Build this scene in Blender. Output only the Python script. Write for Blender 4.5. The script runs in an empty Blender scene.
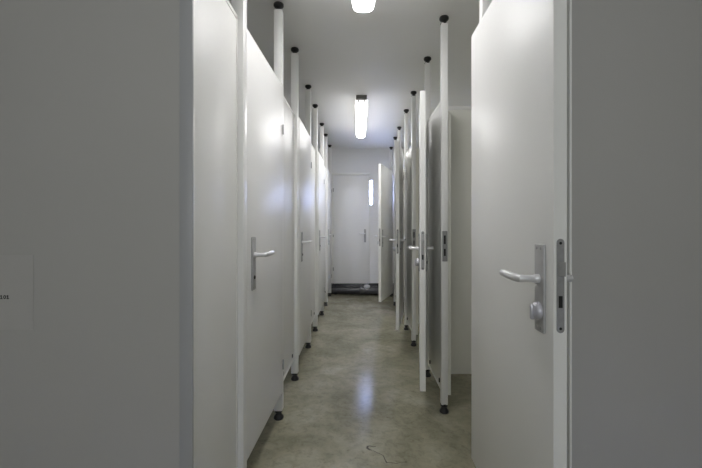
import bpy, bmesh, math, random
from mathutils import Vector, Matrix
random.seed(4)
S = bpy.context.scene
COL = S.collection
PI = math.pi

# ------------------------------------------------------------ materials
def new_mat(name):
    m = bpy.data.materials.new(name); m.use_nodes = True
    nt = m.node_tree
    return m, nt, nt.nodes['Principled BSDF']

def surface(name, col, rough=0.5, var=0.04, scale=3.0, bump=0.0, bscale=200.0, metal=0.0, coat=0.0, spec=0.5, rvar=0.0):
    """procedural paint / laminate / metal: a base colour with slow noise variation"""
    m, nt, b = new_mat(name)
    N, L = nt.nodes, nt.links
    tc = N.new('ShaderNodeTexCoord')
    nz = N.new('ShaderNodeTexNoise'); nz.inputs['Scale'].default_value = scale; nz.inputs['Detail'].default_value = 4
    L.new(tc.outputs['Object'], nz.inputs['Vector'])
    rp = N.new('ShaderNodeValToRGB')
    rp.color_ramp.elements[0].position = 0.3; rp.color_ramp.elements[1].position = 0.7
    rp.color_ramp.elements[0].color = tuple(c*(1-var) for c in col) + (1,)
    rp.color_ramp.elements[1].color = tuple(min(1, c*(1+var)) for c in col) + (1,)
    L.new(nz.outputs['Fac'], rp.inputs['Fac'])
    L.new(rp.outputs['Color'], b.inputs['Base Color'])
    b.inputs['Roughness'].default_value = rough
    b.inputs['Metallic'].default_value = metal
    b.inputs['Specular IOR Level'].default_value = spec
    b.inputs['Coat Weight'].default_value = coat
    b.inputs['Coat Roughness'].default_value = 0.12
    if rvar:
        mr = N.new('ShaderNodeMapRange')
        mr.inputs['To Min'].default_value = rough - rvar; mr.inputs['To Max'].default_value = rough + rvar
        L.new(nz.outputs['Fac'], mr.inputs['Value']); L.new(mr.outputs['Result'], b.inputs['Roughness'])
    if bump:
        n2 = N.new('ShaderNodeTexNoise'); n2.inputs['Scale'].default_value = bscale; n2.inputs['Detail'].default_value = 3
        L.new(tc.outputs['Object'], n2.inputs['Vector'])
        bp = N.new('ShaderNodeBump'); bp.inputs['Strength'].default_value = bump; bp.inputs['Distance'].default_value = 0.002
        L.new(n2.outputs['Fac'], bp.inputs['Height']); L.new(bp.outputs['Normal'], b.inputs['Normal'])
    return m

def glow(name, col, strength):
    m, nt, b = new_mat(name)
    b.inputs['Base Color'].default_value = (0.9, 0.9, 0.9, 1)
    b.inputs['Roughness'].default_value = 0.35
    b.inputs['Emission Color'].default_value = col + (1,)
    b.inputs['Emission Strength'].default_value = strength
    return m

M = {}
M['laminate'] = surface('white_laminate', (0.80, 0.80, 0.785), 0.38, 0.015, 1.5, 0.06, 350, spec=0.2)
M['panel'] = surface('panel_laminate', (0.79, 0.79, 0.77), 0.40, 0.02, 1.5, 0.06, 350, spec=0.2)
M['partition'] = surface('partition_laminate', (0.84, 0.84, 0.77), 0.4, 0.02, 1.5, 0.06, 350)
M['edge'] = surface('edge_banding', (0.84, 0.84, 0.81), 0.35, 0.02, 6)
M['post'] = surface('powder_coated_white', (0.83, 0.83, 0.81), 0.3, 0.02, 6)
M['rubber'] = surface('black_plastic', (0.012, 0.012, 0.012), 0.4, 0.2, 20)
M['alu'] = surface('satin_aluminium', (0.44, 0.44, 0.445), 0.45, 0.05, 40, metal=0.3)
M['lever'] = surface('silver_lacquer', (0.70, 0.70, 0.71), 0.28, 0.03, 30, metal=0.35)
M['steel'] = surface('dull_steel', (0.33, 0.33, 0.325), 0.42, 0.08, 60, metal=0.3)
M['slot'] = surface('dark_slot', (0.01, 0.01, 0.01), 0.7, 0.1, 20)
M['wall'] = surface('painted_plaster', (0.60, 0.595, 0.58), 0.6, 0.03, 1.2, 0.08, 160)
M['dimwall'] = surface('dimmed_plaster', (0.42, 0.413, 0.395), 0.6, 0.03, 1.2, 0.08, 160)  # darker copy of the plaster: the dim entrance is put into its colour
M['cubwall'] = surface('cubicle_plaster', (0.80, 0.80, 0.78), 0.55, 0.03, 1.2, 0.25, 160)
M['backwall'] = surface('painted_end_wall', (0.84, 0.84, 0.835), 0.5, 0.02, 1.2, 0.2, 160)
M['casing'] = surface('dimmed_frame', (0.38, 0.385, 0.395), 0.4, 0.03, 3)  # toned down with the front wall, entrance dimness in the colour
M['ceiling'] = surface('painted_ceiling', (0.86, 0.86, 0.84), 0.5, 0.02, 0.8, 0.12, 120, spec=0.25)
M['enddoor'] = surface('end_door_paint', (0.86, 0.86, 0.86), 0.35, 0.015, 1.2)
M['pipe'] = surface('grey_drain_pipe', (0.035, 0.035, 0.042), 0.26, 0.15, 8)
M['pipe_fit'] = surface('grey_pipe_fitting', (0.075, 0.075, 0.085), 0.24, 0.15, 10)
M['housing'] = surface('lamp_housing', (0.16, 0.155, 0.145), 0.5, 0.1, 10)
M['sign'] = surface('clear_sign_plastic', (0.445, 0.437, 0.42), 0.3, 0.02, 4)
M['ink'] = surface('black_print', (0.012, 0.012, 0.012), 0.6, 0.1, 20)
M['knob'] = surface('blue_grey_knob', (0.50, 0.50, 0.545), 0.3, 0.05, 30, metal=0.3)
M['tube'] = glow('lit_diffuser', (1.0, 0.985, 0.985), 9.0)
def aim_down(m, side, down):
    # the tube sits low in the ribbed diffuser: its underside glows more strongly than its flanks
    N, L = m.node_tree.nodes, m.node_tree.links
    g = N.new('ShaderNodeNewGeometry'); sp = N.new('ShaderNodeSeparateXYZ'); L.new(g.outputs['Normal'], sp.inputs['Vector'])
    mr = N.new('ShaderNodeMapRange'); mr.inputs['From Min'].default_value = -1; mr.inputs['From Max'].default_value = -.05
    mr.inputs['To Min'].default_value = down; mr.inputs['To Max'].default_value = side
    L.new(sp.outputs['Z'], mr.inputs['Value']); L.new(mr.outputs['Result'], N['Principled BSDF'].inputs['Emission Strength'])
aim_down(M['tube'], 0.75, 14.0)
M['crackfill'] = surface('crack_dirt', (0.07, 0.063, 0.048), 0.8, 0.3, 60)

# floor: trowelled, sealed screed with wear blotches
def floor_mat():
    m, nt, b = new_mat('sealed_screed')
    N, L = nt.nodes, nt.links
    tc = N.new('ShaderNodeTexCoord')
    def noise(scale, detail, rough=0.5, dist=0.0):
        n = N.new('ShaderNodeTexNoise'); n.inputs['Scale'].default_value = scale; n.inputs['Detail'].default_value = detail
        n.inputs['Roughness'].default_value = rough; n.inputs['Distortion'].default_value = dist
        L.new(tc.outputs['Object'], n.inputs['Vector']); return n
    def ramp(src, stops):
        r = N.new('ShaderNodeValToRGB'); e = r.color_ramp.elements
        while len(e) < len(stops): e.new(0.5)
        for k, (p, c) in enumerate(stops):
            e[k].position = p; e[k].color = c + (1,)
        L.new(src, r.inputs['Fac']); return r
    def mix(a, c, fac, mode='MULTIPLY'):
        x = N.new('ShaderNodeMix'); x.data_type = 'RGBA'; x.blend_type = mode
        if isinstance(fac, float): x.inputs[0].default_value = fac
        else: L.new(fac, x.inputs[0])
        L.new(a, x.inputs[6]); L.new(c, x.inputs[7]); return x.outputs[2]
    base = ramp(noise(2.2, 6, 0.6, 0.6).outputs['Fac'], [(0.30, (0.195, 0.185, 0.128)), (0.5, (0.285, 0.273, 0.20)), (0.72, (0.41, 0.395, 0.315))])
    fine = ramp(noise(21, 8, 0.75, 0.5).outputs['Fac'], [(0.28, (0.58, 0.57, 0.53)), (0.5, (1, 1, 1)), (0.75, (1.24, 1.23, 1.20))])
    spots = ramp(noise(32, 3, 0.5, 0.3).outputs['Fac'], [(0.27, (0.62, 0.60, 0.54)), (0.36, (1, 1, 1)), (0.9, (1, 1, 1))])
    c = mix(base.outputs['Color'], fine.outputs['Color'], 0.8)
    c = mix(c, spots.outputs['Color'], 0.6)
    L.new(c, b.inputs['Base Color'])
    mr = N.new('ShaderNodeMapRange'); mr.inputs['To Min'].default_value = 0.12; mr.inputs['To Max'].default_value = 0.24
    L.new(noise(7, 5, 0.6).outputs['Fac'], mr.inputs['Value']); L.new(mr.outputs['Result'], b.inputs['Roughness'])
    bp = N.new('ShaderNodeBump'); bp.inputs['Strength'].default_value = 0.05; bp.inputs['Distance'].default_value = 0.002
    b.inputs['Specular IOR Level'].default_value = 0.27
    L.new(noise(9, 5, 0.6).outputs['Fac'], bp.inputs['Height']); L.new(bp.outputs['Normal'], b.inputs['Normal'])
    return m
M['floor'] = floor_mat()

def glass_mat():
    m, nt, b = new_mat('window_glass')
    b.inputs['Base Color'].default_value = (1, 1, 1, 1)
    b.inputs['Roughness'].default_value = 0.0
    b.inputs['IOR'].default_value = 1.0
    b.inputs['Transmission Weight'].default_value = 1.0
    b.inputs['Specular IOR Level'].default_value = 0.3
    return m
M['glass'] = glass_mat()

# ------------------------------------------------------------ mesh helpers
class MB:
    """collects shapes into one mesh"""
    def __init__(s): s.bm = bmesh.new()
    def box(s, x0, x1, y0, y1, z0, z1, bev=0.0, seg=2):
        r = bmesh.ops.create_cube(s.bm, size=1.0)
        vs = r['verts']
        for v in vs:
            v.co = Vector(((x0+x1)/2 + v.co.x*(x1-x0), (y0+y1)/2 + v.co.y*(y1-y0), (z0+z1)/2 + v.co.z*(z1-z0)))
        if bev > 0:
            es = set(e for v in vs for e in v.link_edges)
            bmesh.ops.bevel(s.bm, geom=list(es), offset=bev, segments=seg, affect='EDGES', profile=0.5)
        return s
    def lathe(s, c, axis, prof, n=24):
        """prof: list of (radius, distance along axis) from c"""
        ax = Vector(axis).normalized()
        u = ax.orthogonal().normalized(); w = ax.cross(u)
        rings = []
        for r, t in prof:
            rings.append([s.bm.verts.new(Vector(c) + ax*t + (u*math.cos(2*PI*k/n) + w*math.sin(2*PI*k/n))*r) for k in range(n)])
        for a, b in zip(rings, rings[1:]):
            for k in range(n):
                s.bm.faces.new((a[k], a[(k+1) % n], b[(k+1) % n], b[k]))
        s.bm.faces.new(rings[0][::-1]); s.bm.faces.new(rings[-1])
        return s
    def tube(s, pts, radii, n=14, flat=1.0, up=(0, 0, 1)):
        """swept round (or flattened) bar through pts"""
        P = [Vector(p) for p in pts]
        if not hasattr(radii, '__len__'): radii = [radii]*len(P)
        rings = []
        for i, p in enumerate(P):
            d = (P[min(i+1, len(P)-1)] - P[max(i-1, 0)]).normalized()
            a = Vector(up) - d*d.dot(Vector(up)); a.normalize(); b = d.cross(a)
            rings.append([s.bm.verts.new(p + (a*math.cos(2*PI*k/n)*flat + b*math.sin(2*PI*k/n))*radii[i]) for k in range(n)])
        for a, b in zip(rings, rings[1:]):
            for k in range(n):
                s.bm.faces.new((a[k], a[(k+1) % n], b[(k+1) % n], b[k]))
        s.bm.faces.new(rings[0][::-1]); s.bm.faces.new(rings[-1])
        return s
    def prism(s, pts, ext):
        """closed outline of 3D points pushed along ext"""
        a = [s.bm.verts.new(Vector(p)) for p in pts]; b = [s.bm.verts.new(Vector(p) + Vector(ext)) for p in pts]
        n = len(a)
        s.bm.faces.new(a[::-1]); s.bm.faces.new(b)
        for k in range(n): s.bm.faces.new((a[k], a[(k+1) % n], b[(k+1) % n], b[k]))
        return s
    def build(s, name, mat, parent=None, smooth=True):
        bmesh.ops.recalc_face_normals(s.bm, faces=s.bm.faces)
        me = bpy.data.meshes.new(name); s.bm.to_mesh(me); s.bm.free()
        me.materials.append(mat)
        if smooth:
            for p in me.polygons: p.use_smooth = True
            try: me.set_sharp_from_angle(angle=math.radians(32))
            except Exception: pass
        o = bpy.data.objects.new(name, me); COL.objects.link(o)
        if parent: o.parent = parent
        return o

def tag(o, label=None, cat=None, group=None, kind=None):
    if label: o['label'] = label
    if cat: o['category'] = cat
    if group: o['group'] = group
    if kind: o['kind'] = kind
    return o
def struct(o): o['kind'] = 'structure'; return o
def thing(name, label, cat, loc, rz=0.0, group=None):
    o = bpy.data.objects.new(name, None); COL.objects.link(o)
    o.empty_display_size = 0.1
    o.location = loc; o.rotation_euler = (0, 0, rz)
    return tag(o, label, cat, group)
def dup(root, loc, rz, label=None):
    r = root.copy(); COL.objects.link(r); r.location = loc; r.rotation_euler = (0, 0, rz)
    if label: r['label'] = label
    for ch in list(root.children):
        c = ch.copy(); COL.objects.link(c); c.parent = r
        for g in ch.children:
            d = g.copy(); COL.objects.link(d); d.parent = c
    return r

# ------------------------------------------------------------ measures (metres; camera stands at x=0, y=0)
CAMZ, CEIL = 1.16, 2.50
F = 385.0
PTOP, PBOT = 1.990, 0.172          # cubicle fronts
YB = 6.65                           # end wall
XL, XR = -1.72, 1.80                # outer walls behind the cubicles
LX, RX = -0.484, 0.545              # lines of posts
LP = [1.555, 2.32, 2.905, 3.67, 4.255, 5.02, 5.605, 6.37]
RP = [1.66, 2.468, 3.065, 3.84, 4.435, 5.205, 5.80, 6.53]
WF0, WF1 = 1.094, 1.178             # entrance wall
YA = -1.9                           # back of the entrance room

# ------------------------------------------------------------ setting
# the screed falls a little towards the right-hand cubicles
DROP = .034
def fz(x): return -DROP*min(1, max(0, (x-LX)/(RX-LX)))
struct(MB().prism([(-2.6, YA-.1, 0), (LX, YA-.1, 0), (RX, YA-.1, -DROP), (2.6, YA-.1, -DROP), (2.6, YA-.1, -.14), (-2.6, YA-.1, -.14)], (0, YB-YA+.2, 0)).build('floor', M['floor'], smooth=False))
floor = bpy.data.objects['floor']
struct(MB().box(-2.6, 2.6, YA-.1, YB+.1, CEIL, CEIL+.1).build('ceiling', M['ceiling']))
struct(MB().box(XL-.1, XL, WF1, YB, 0, CEIL).build('wall_left', M['cubwall']))
struct(MB().box(XR, XR+.1, WF1, YB, -DROP, CEIL).build('wall_right', M['cubwall']))
OL, OR, OH = -0.508, 0.602, 2.14
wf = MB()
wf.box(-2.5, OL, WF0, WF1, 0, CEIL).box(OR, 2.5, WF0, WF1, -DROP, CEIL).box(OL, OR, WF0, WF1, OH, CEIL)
struct(wf.build('wall_front', M['dimwall'], smooth=False))
struct(MB().box(-2.6, -2.5, YA, WF1, 0, CEIL).build('wall_entrance_left', M['wall']))
struct(MB().box(2.5, 2.6, YA, WF1, -DROP, CEIL).build('wall_entrance_right', M['wall']))
struct(MB().box(-2.6, 2.6, YA-.1, YA, 0, CEIL).build('wall_entrance_back', M['wall']))
# thin corner strip round the entrance opening
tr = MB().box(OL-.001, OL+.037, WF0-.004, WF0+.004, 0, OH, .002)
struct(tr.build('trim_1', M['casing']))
struct(MB().box(OR-.005, OR+.002, WF0-.003, WF1+.003, -DROP, OH, .0015).build('trim_2', M['edge']))

# end wall with two narrow windows
def px2x(px, y): return (px-359)*y/F
def py2z(py, y): return CAMZ - (py-226)*y/F
W1 = (0.170, 0.240); W2 = (0.345, 0.50); WZ0, WZ1 = py2z(205, YB), py2z(180, YB)
bw = MB()
xs = [XL-.1, W1[0], W1[1], W2[0], W2[1], XR+.1]
for k in range(5):
    if k in (1, 3):
        bw.box(xs[k], xs[k+1], YB, YB+.1, -DROP, WZ0).box(xs[k], xs[k+1], YB, YB+.1, WZ1, CEIL)
    else:
        bw.box(xs[k], xs[k+1], YB, YB+.1, -DROP, CEIL)
struct(bw.build('wall_back', M['backwall'], smooth=False))
for k, (a, b) in enumerate((W1, W2)):
    w = MB()
    t = .008
    w.box(a, a+t, YB+.01, YB+.07, WZ0, WZ1).box(b-t, b, YB+.01, YB+.07, WZ0, WZ1)
    w.box(a, b, YB+.01, YB+.07, WZ0, WZ0+t).box(a, b, YB+.01, YB+.07, WZ1-t, WZ1)
    wo = struct(w.build('window_%d' % (k+1), M['edge'], smooth=False))
    MB().box(a+t, b-t, YB+.035, YB+.041, WZ0+t, WZ1-t).build('pane', M['glass'], wo)
    MB().box(a-.012, b+.012, YB-.02, YB-.0005, WZ0-.016, WZ0-.002, .002).build('sill', M['edge'], wo)

# end door
DX0, DX1 = px2x(333.5, YB-.02), px2x(369, YB-.02)
DZ0, DZ1 = py2z(283.5, YB-.02), py2z(175.5, YB-.02)
d = struct(MB().box(DX0, DX1, YB-.022, YB-.002, DZ0, DZ1, .003).build('door_1', M['enddoor']))
fr = MB()
fr.box(DX0-.03, DX0-.003, YB-.014, YB-.001, DZ0, DZ1+.05, .002).box(DX1+.003, DX1+.012, YB-.010, YB-.001, DZ0, DZ1+.05, .002)
fr.box(DX0-.03, DX1+.012, YB-.024, YB-.001, DZ1+.006, DZ1+.045, .003)
fr.build('door_frame', M['edge'], d)
hx = px2x(365, YB)
h = MB().box(hx-.018, hx+.018, YB-.030, YB-.021, .88, 1.105, .003).build('handle_plate', M['alu'], d)
MB().tube([(hx, YB-.03, 1.03), (hx, YB-.062, 1.03), (hx-.012, YB-.075, 1.03), (hx-.11, YB-.078, 1.028)], .009).build('lever', M['lever'], d)
for z in (.42, 1.0, 1.78):
    MB().lathe((DX0-.004, YB-.027, z-.03), (0, 0, 1), [(.004, 0), (.007, .003), (.007, .057), (.004, .06)], 12).build('hinge', M['steel'], d)
# skirting raised and darkened to paint in the shade under the end door
struct(MB().box(XL, XR, YB-.012, YB-.0005, -DROP, .172, .003).build('baseboard_shade', M['pipe']))

# floor crack (a shallow chip with a wandering hairline)
def fl(px, py):
    y = F*(CAMZ+.018)/(py-226.0); x = px2x(px, y); return Vector((x, y, fz(x)))
def ribbon(mb, pts, ws):
    P = [fl(*p) for p in pts]
    L_, R_ = [], []
    for i, p in enumerate(P):
        dv = (P[min(i+1, len(P)-1)] - P[max(i-1, 0)]).normalized(); n = Vector((-dv.y, dv.x, 0))
        L_.append(p + n*ws[i]); R_.append(p - n*ws[i])
    mb.prism([v + Vector((0, 0, .0002)) for v in L_] + [v + Vector((0, 0, .0002)) for v in R_[::-1]], (0, 0, .0006))
ck = MB()
ribbon(ck, [(376, 446.3), (373, 446.8), (370, 446), (367.5, 446.5), (367.3, 448.3), (369.5, 449.8), (372, 450.2)], [.001, .0022, .003, .005, .006, .0045, .001])
ribbon(ck, [(373, 450.5), (377, 452.5), (381, 454), (383.5, 455.5), (384.6, 458.5), (386.6, 462.2)], [.0005, .0008, .001, .0018, .0022, .0035])
ribbon(ck, [(386.6, 462.2), (391, 461.8), (396.5, 462.8), (401, 461.3), (407, 461)], [.002, .0005, .0012, .0005, .0003])
ck.build('crack', M['crackfill'], floor, smooth=False)

# ------------------------------------------------------------ posts
def make_post(side):
    """side: +1 its corridor face looks to +x (left row), -1 to -x (right row)"""
    t = thing('cubicle_post', '', 'post', (0, 0, 0))
    h = .025 if side > 0 else .021
    dz = 0 if side > 0 else -DROP
    MB().box(-h, h, -h, h, .055+dz, CEIL-.045, .003).build('tube', M['post'], t)
    c = MB().lathe((0, 0, CEIL-.05), (0, 0, 1), [(.022, 0), (.023, .006), (.018, .012), (.016, .022), (.026, .028), (.030, .034), (.030, .044), (.027, .049)], 24)
    c.build('ceiling_cap', M['rubber'], t)
    f = MB().lathe((0, 0, .001+dz), (0, 0, 1), [(.027, 0), (.030, .006), (.028, .016), (.019, .026), (.016, .034), (.022, .042), (.0225, .058)], 24)
    f.build('foot', M['rubber'], t)
    return t
def strike(t, side):
    # strike plate with its two slots on the latch side, and the door stop strip beside it
    p = MB().box(-.016, .017, -.0230, -.0207, .935, 1.128, .001, 1).build('strike_plate', M['steel'], t)
    for a, b in ((1.045, 1.100), (.970, 1.015)):
        MB().box(-.006, .006, -.0235, -.0225, a, b, .0008, 1).build('slot', M['slot'], p)
    MB().box(.0215, .044, .000, .020, .075, 1.88, .002).build('stop_strip', M['partition'], t)
ordn = ['nearest', 'second nearest', 'third nearest', 'fourth nearest', 'fifth nearest', 'third farthest', 'second farthest', 'farthest']
left_words = [
 'white post at the latch edge of the nearest closed left door, beside the entrance panel',
 'white post at the hinge edge of the nearest closed left door, black cap on ceiling',
 'white post before the second closed left door, on its handle side',
 'white post on the hinge side of the second closed left door',
 'white post on the handle side of the third closed left door',
 'white post on the hinge side of the third closed left door',
 'white post on the handle side of the last closed left door',
 'last white post of the left row, in front of the end wall']
right_words = [
 'white post behind the big open right door, hinge side, mostly hidden',
 'full-height white post with a dark strike plate, nearest whole post on the right',
 'white post right behind the narrow edge-on open door on the right',
 'second white post with a strike plate along the right row, beyond the edge-on door',
 'white post holding the second edge-on open door on the right',
 'white post with a strike plate beyond the second edge-on open door',
 'white post holding the farthest open door on the right',
 'last white post of the right row, behind the farthest open door']
pl = make_post(1); first = True
for y, w in zip(LP, left_words):
    if first: pl.location = (LX, y, 0); pl['label'] = w; first = False
    else: dup(pl, (LX, y, 0), 0, w)
    pl['group'] = 'left row of cubicle posts'
for o in list(COL.objects):
    if o.name.startswith('cubicle_post') and o.parent is None: o['group'] = 'left row of cubicle posts'
pr = make_post(-1); pr['group'] = 'right row of cubicle posts'
pr.location = (RX, RP[0], 0); pr['label'] = right_words[0]
for k in (2, 4, 6, 7): dup(pr, (RX, RP[k], 0), 0, right_words[k])
ps = dup(pr, (RX, RP[1], 0), 0, right_words[1]); strike(ps, -1)
for k in (3, 5): dup(ps, (RX, RP[k], 0), 0, right_words[k])

# ------------------------------------------------------------ fixed front panels and dividing partitions
def clip(mb, x, y, z, sx):
    mb.box(x, x+sx*.006, y-.006, y+.006, z-.012, z+.012, .0015)
def front_panel(x0, x1, y0, y1, face, label, group):
    PBOT = .172 if face > 0 else .072
    """face: +1 corridor side is x1, -1 corridor side is x0"""
    t = thing('front_panel', label, 'panel', ((x0+x1)/2, (y0+y1)/2, PBOT), 0, group)
    hx, hy = (x1-x0)/2, (y1-y0)/2; H = PTOP-PBOT
    MB().box(-hx, hx, -hy, hy, 0, H, .002).build('board', M['panel'], t)
    e = MB(); w = .013; g = .003
    e.box(-hx-g, hx+g, -hy, hy, H-w, H+g, .0015).box(-hx-g, hx+g, -hy, -hy+w, 0, H, .0015).box(-hx-g, hx+g, hy-w, hy, 0, H, .0015).box(-hx-g, hx+g, -hy, hy, -g, w, .0015)
    e.build('edge_trim', M['edge'], t)
    fx = hx if face > 0 else -hx
    for s in (-1, 1):
        c = MB(); clip(c, fx, s*(hy-.10), .05, face); c.build('clip', M['slot'], t)
    return t
gl = 'fixed panels of the left cubicle fronts'; gr = 'fixed panels of the right cubicle fronts'
front_panel(LX-.024, LX, WF0+.020, LP[0]-.025, 1, 'bright white fixed panel just inside the entrance on the left, before the nearest door', gl)
front_panel(LX-.030, LX, LP[1]+.025, LP[2]-.025, 1, 'narrow white fixed panel between the first and second closed left doors', gl)
front_panel(LX-.030, LX, LP[3]+.025, LP[4]-.025, 1, 'narrow white fixed panel between the second and third closed left doors', gl)
front_panel(LX-.030, LX, LP[5]+.025, LP[6]-.025, 1, 'narrow white fixed panel between the third and last closed left doors', gl)
front_panel(RX, RX+.030, WF1+.006, RP[0]-.025, -1, 'white fixed panel hidden behind the big open right door', gr)
front_panel(RX, RX+.030, RP[1]+.025, RP[2]-.025, -1, 'shaded fixed panel just behind the nearest edge-on open door on the right', gr)
front_panel(RX, RX+.030, RP[3]+.025, RP[4]-.025, -1, 'shaded fixed panel behind the second edge-on open door on the right', gr)
front_panel(RX, RX+.030, RP[5]+.025, RP[6]-.025, -1, 'shaded fixed panel behind the farthest open door on the right', gr)

def partition(x0, x1, y, label, group):
    t = thing('dividing_partition', label, 'partition', ((x0+x1)/2, y, 0), 0, group)
    hx = (x1-x0)/2
    MB().box(-hx, hx, -.014, .014, PBOT-.04, PTOP, .002).build('board', M['partition'], t)
    MB().box(-hx, hx, -.0155, .0155, PTOP-.024, PTOP+.001, .002).build('edge_trim', M['edge'], t)
    l = MB().box(hx-.06, hx-.02, -.018, .018, -DROP, PBOT-.039, .003) if x0 > 0 else MB().box(-hx+.02, -hx+.06, -.018, .018, 0, PBOT-.039, .003)
    l.build('leg', M['post'], t)
    return t
pw = ['pale yellowish partition in the near right cubicle, seen through its open doorway',
      'partition inside the second right cubicle, a thin strip seen past the edge-on door',
      'partition inside the third right cubicle, seen as a sliver']
for k, w in zip((1, 3, 5), pw):
    yy = RP[k] + .22
    partition(RX+.031, XR-.002, yy, w, 'partitions of the right cubicles')
# ------------------------------------------------------------ cubicle doors
# local: hinge at origin, leaf along +x, y=0 is the outside face, leaf fills y -T..0; z is world height
LEAF, T = 0.709, 0.035
def lever_bar(x, y, s, z, q=1.0):
    """s=+1 outside, -1 inside; the lever points back to the hinge"""
    m = MB()
    m.lathe((x, y, z), (0, s, 0), [(.012, 0), (.012, .010), (.0095, .014)], 18)
    pts = [(x, y+s*.008, z), (x, y+s*.040, z), (x-.002, y+s*.047, z), (x-.008, y+s*.052, z), (x-.045, y+s*.0525, z), (x-.085, y+s*.0525, z+.001), (x-.116, y+s*.052, z+.002), (x-.123, y+s*.051, z+.002)]
    pts = [(a, y+(b-y)*q, c) for a, b, c in pts]
    m.tube(pts, [.0095, .0095, .0105, .0105, .0108, .0108, .0105, .007], 16)
    return m
def make_door(name, label, group, PT, zo, inset):
    t = thing(name, label, 'door', (0, 0, 0), 0, group)
    MB().box(.003, LEAF, -T, 0, PBOT, PT, .0025).build('leaf', M['laminate'], t)
    e = MB()
    e.box(LEAF-.0005, LEAF+.0008, -T+.001, -.001, PBOT+.003, PT-.003)
    e.build('edge_banding', M['edge'], t, smooth=False)
    hx = LEAF-inset
    for s, y in ((1, 0.0), (-1, -T)):
        pm = MB(); y1 = y + s*.0075
        pm.box(hx-.026, hx+.026, min(y, y1), max(y, y1), .878+zo, 1.112+zo, .0035, 3)
        p = pm.build('handle_plate', M['alu'], t)
        for dx in (-.011, .011):
            for z in (.889+zo, 1.101+zo):
                MB().lathe((hx+dx, y1-s*.0012, z), (0, s, 0), [(.0042, 0), (.0042, .0017), (.003, .0022)], 10).build('screw', M['steel'], p)
        lever_bar(hx, y1, s, 1.033+zo*.35, .70 if (zo and s > 0) else 1.0).build('lever', M['lever'], t)
        if s < 0:
            k = MB().lathe((hx, y1, .934+zo), (0, -1, 0), [(.024, 0), (.024, .005), (.022, .011), (.018, .015), (.009, .018)], 28)
            k.box(hx-.0055, hx+.0055, y1-.023, y1-.006, .9115+zo, .9525+zo, .004)
            tk = k.build('thumb_turn', M['knob'], t)
        else:
            k = MB().lathe((hx, y1, .934+zo), (0, 1, 0), [(.0085, 0), (.0085, .003), (.007, .0042)], 20)
            k.build('lock_indicator', M['slot'], t)
    # lock plate in the edge with latch and bolt
    lp = MB()
    n = 8; zt, zb = 1.128+zo, .892+zo; r = .0095; cy = -T/2
    out = [(LEAF+.0006, cy + r*math.cos(PI*k/n), zt-r + r*math.sin(PI*k/n)) for k in range(n+1)] + [(LEAF+.0006, cy - r*math.cos(PI*k/n), zb+r - r*math.sin(PI*k/n)) for k in range(n+1)]
    lp.prism(out, (.0022, 0, 0))
    lpo = lp.build('lock_plate', M['steel'], t)
    lt = MB()
    z0, z1 = 1.035+zo, 1.070+zo
    lt.prism([(LEAF+.0026, cy-.007, z0), (LEAF+.014, cy+.007, z0), (LEAF+.0026, cy+.009, z0)], (0, 0, z1-z0))
    lt.build('latch', M['steel'], lpo)
    MB().box(LEAF+.0022, LEAF+.0034, cy-.005, cy+.005, .955+zo, .985+zo, .0004, 1).build('bolt', M['slot'], lpo)
    for z in (1.117+zo, .903+zo):
        MB().lathe((LEAF+.0026, cy, z), (1, 0, 0), [(.0036, 0), (.0036, .0006), (.0025, .0009)], 10).build('screw', M['slot'], lpo)
    # hinges
    for z in (.34, 1.74):
        MB().lathe((0, .0035, z-.035), (0, 0, 1), [(.0025, 0), (.0042, .003), (.0042, .057), (.0025, .06)], 12).build('hinge', M['alu'], t)
    return t
dL = make_door('cubicle_door', 'closed white door nearest on the left, with a full lever handle', 'closed doors of the left cubicles', PTOP+.002, 0.0, .112)
lx = LX + .025 + .004
dL.location = (lx, LP[1]-.026, 0); dL.rotation_euler = (0, 0, -PI/2 - math.radians(1.3))
for k, a, w in ((3, 0.0, 'second closed white door along the left row, beyond the narrow panel'),
                (5, .3, 'third closed white door along the left row'),
                (7, 0.0, 'farthest closed white door of the left row, next to the end wall')):
    dup(dL, (lx, LP[k]-.026, 0), -PI/2 + math.radians(a), w)
gR = 'open doors of the right cubicles'
dR = None
def open_door(hx, hy, lxx, lyy, label):
    global dR
    if dR is None:
        o = dR = make_door('cubicle_door', label, gR, 2.005, .02, .062)
    else:
        o = dup(dR, (0, 0, 0), 0, label)
    o.location = (hx, hy, -.02); o.rotation_euler = (0, 0, math.atan2(lyy-hy, lxx-hx)); return o
open_door(.5225, 1.674, .5215, .97, 'big white door wide open in the right foreground, showing its thumb-turn lock')
open_door(.510, RP[2]-.022, .407, 2.35, 'open white door seen edge-on, the nearer and larger of the two edge-on doors')
open_door(.510, RP[4]-.018, .390, 3.72, 'smaller, farther edge-on open white door on the right')
open_door(.508, RP[6]-.02, .288, 5.09, 'farthest open white door, its face turned to the corridor before the end wall')

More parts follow.
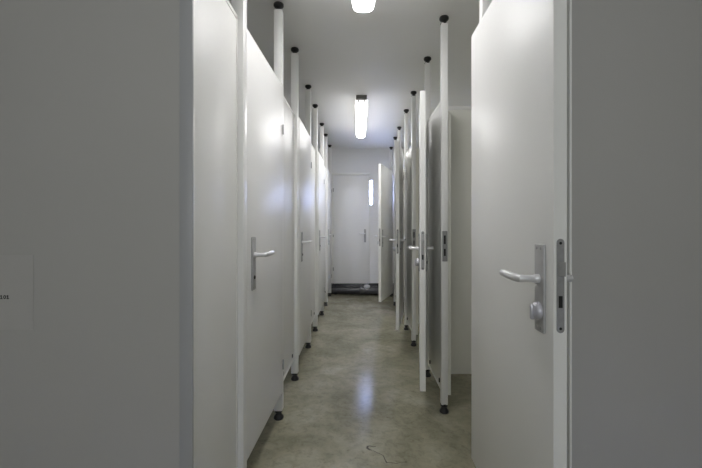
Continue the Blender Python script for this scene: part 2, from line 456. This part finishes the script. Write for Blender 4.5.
# ------------------------------------------------------------ ceiling lights
def make_light(Lh):
    t = thing('ceiling_light', '', 'light', (0, 0, 0), 0, 'fluorescent lights along the corridor ceiling')
    MB().box(-.056, .056, -Lh-.04, Lh-.02, CEIL-.042, CEIL-.001, .006).build('base', M['housing'], t)
    m = MB(); n = 14; w = .066; hgt = .066
    # diffuser: U-shaped section, tapering into rounded ends
    secs = []
    for y, sc in ((-Lh, .90), (-Lh+.012, 1.0), (Lh-.06, 1.0), (Lh-.02, .93), (Lh-.004, .80), (Lh, .6)):
        ring = [(-w*sc, y, CEIL-.040), ] 
        for k in range(n+1):
            a = PI*k/n
            ring.append((-w*sc*math.copysign(abs(math.cos(a))**.55, math.cos(a)), y, CEIL-.046-hgt*sc*abs(math.sin(a))**.6))
        ring.append((w*sc, y, CEIL-.040))
        secs.append([m.bm.verts.new(Vector(p)) for p in ring])
    for a, b in zip(secs, secs[1:]):
        q = len(a)
        for k in range(q): m.bm.faces.new((a[k], a[(k+1) % q], b[(k+1) % q], b[k]))
    m.bm.faces.new(secs[0][::-1]); m.bm.faces.new(secs[-1])
    m.build('diffuser', M['tube'], t)
    for s in (-1, 1):
        MB().box(s*.030-.005, s*.030+.005, -Lh-.012, -Lh+.03, CEIL-.066, CEIL-.036, .002).build('clip', M['housing'], t)
    return t
L1 = make_light(.715)
L1.location = (.025, 4.685, 0); L1['label'] = 'lit fluorescent ceiling light farther down the corridor, its whole length showing'
L2 = make_light(.455); L2.location = (.025, 1.785, 0)
L2['label'] = ('nearest lit ceiling light, cut off by the top of the photo')

# ------------------------------------------------------------ drain pipes under the end door
pt = thing('drain_pipe', 'dark grey drain pipe lying along the floor below the end door', 'pipe', (0, YB-.085, -.016))
zc, r = .080, .064
MB().lathe((-.60, 0, zc), (1, 0, 0), [(r, 0), (r, .62)], 28).build('pipe', M['pipe'], pt)
MB().lathe((.02, 0, zc), (1, 0, 0), [(r+.002, 0), (r+.010, .006), (r+.010, .045), (r+.003, .052), (r+.003, .25), (r+.010, .256), (r+.010, .30), (r+.002, .306)], 28).build('tee_fitting', M['pipe_fit'], pt)
MB().lathe((.30, 0, zc), (1, 0, 0), [(r, 0), (r, .20)], 28).build('pipe', M['pipe'], pt)
cpm = MB().lathe((.135, 0, zc), (0, -.45, .89), [(.046, .02), (.046, .066), (.052, .068), (.052, .084), (.040, .088)], 24)
cpm.build('cleanout_cap', M['knob'], pt)
for x in (-.4, .42):
    MB().box(x-.02, x+.02, -.03, .03, -.012 if x > 0 else .014, .032, .003).build('support', M['pipe'], pt)

# ------------------------------------------------------------ room number plate on the entrance wall
PPM = F/WF0
def wx(px): return (px-359)/PPM
def wz(py): return CAMZ-(py-226)/PPM
sg = thing('room_sign', 'faint clear plastic holder on the grey wall at far left, small black number', 'sign', (wx(0), WF0, wz(292)))
x0, x1, z0, z1 = wx(-42)-wx(0), wx(34)-wx(0), wz(330)-wz(292), wz(255)-wz(292)
MB().box(x0, x1, -.0015, -.0003, z0, z1, .0006, 1).build('plate', M['sign'], sg)
nb = MB()
def stroke(u0, u1, v0, v1):      # millimetres from the lower left corner of the number
    ox, oz = wx(.6)-wx(0), wz(298.9)-wz(292)
    nb.box(ox+u0/1000, ox+u1/1000, -.0021, -.0013, oz+v0/1000, oz+v1/1000)
H = 11.0
for u in (0, 18.4):
    stroke(u+2.4, u+4.8, 0, H); stroke(u, u+7.2, 0, 1.9); stroke(u, u+2.5, H-3.6, H-1.4)
nb2 = [(13*1.0 + 3.6*math.sin(2*PI*k/20), 5.5 + 5.5*math.cos(2*PI*k/20)) for k in range(20)]
for k in range(20):
    (ua, va), (ub, vb) = nb2[k], nb2[(k+1) % 20]
    q = .42
    ia, ja = 13 + (ua-13)*q, 5.5 + (va-5.5)*(q+.22); ib, jb = 13 + (ub-13)*q, 5.5 + (vb-5.5)*(q+.22)
    ox, oz = wx(.6)-wx(0), wz(298.9)-wz(292)
    nb.prism([(ox+p/1000, -.0021, oz+v/1000) for p, v in ((ua, va), (ub, vb), (ib, jb), (ia, ja))], (0, .0008, 0))
nb.build('number', M['ink'], sg, smooth=False)

# ------------------------------------------------------------ light: daylight through the end windows, plus added entrance fill
w = bpy.data.worlds.new('World'); S.world = w; w.use_nodes = True
bg = w.node_tree.nodes['Background']
bg.inputs['Color'].default_value = (0.47, 0.57, 1.0, 1); bg.inputs['Strength'].default_value = 15.0
al = bpy.data.lights.new('entrance_fill_top', 'AREA'); al.shape = 'RECTANGLE'; al.size = 1.2; al.size_y = .3  # unseen overhead light, added to fill the entrance and near doors
al.energy = 1.0; al.color = (1, .985, .955)
ao = bpy.data.objects.new('entrance_fill_top', al); COL.objects.link(ao); ao.location = (0, .1, CEIL-.03)

# unseen fill light added behind the camera; no window is built there
wl = bpy.data.lights.new('entrance_fill_back', 'AREA'); wl.shape = 'RECTANGLE'; wl.size = 1.7; wl.size_y = 1.3
wl.energy = 9.5; wl.color = (.93, .965, 1)
wo = bpy.data.objects.new('entrance_fill_back', wl); COL.objects.link(wo); wo.location = (-.1, YA+.03, 1.55); wo.rotation_euler = (PI/2, 0, 0)
# ------------------------------------------------------------ camera
cd = bpy.data.cameras.new('camera'); cam = bpy.data.objects.new('camera', cd); COL.objects.link(cam)
cd.sensor_width = 36; cd.lens = F/702*36
cd.shift_x = -8/702; cd.shift_y = -8/702
cam.location = (0, 0, CAMZ); cam.rotation_euler = (PI/2, 0, 0)
cd.clip_start = .02
S.camera = cam
S.cycles.diffuse_bounces = 10; S.cycles.max_bounces = 14
S.view_settings.view_transform = 'Standard'; S.view_settings.look = 'None'
S.view_settings.gamma = 1; S.view_settings.exposure = 1.1
S.view_settings.use_curve_mapping = False
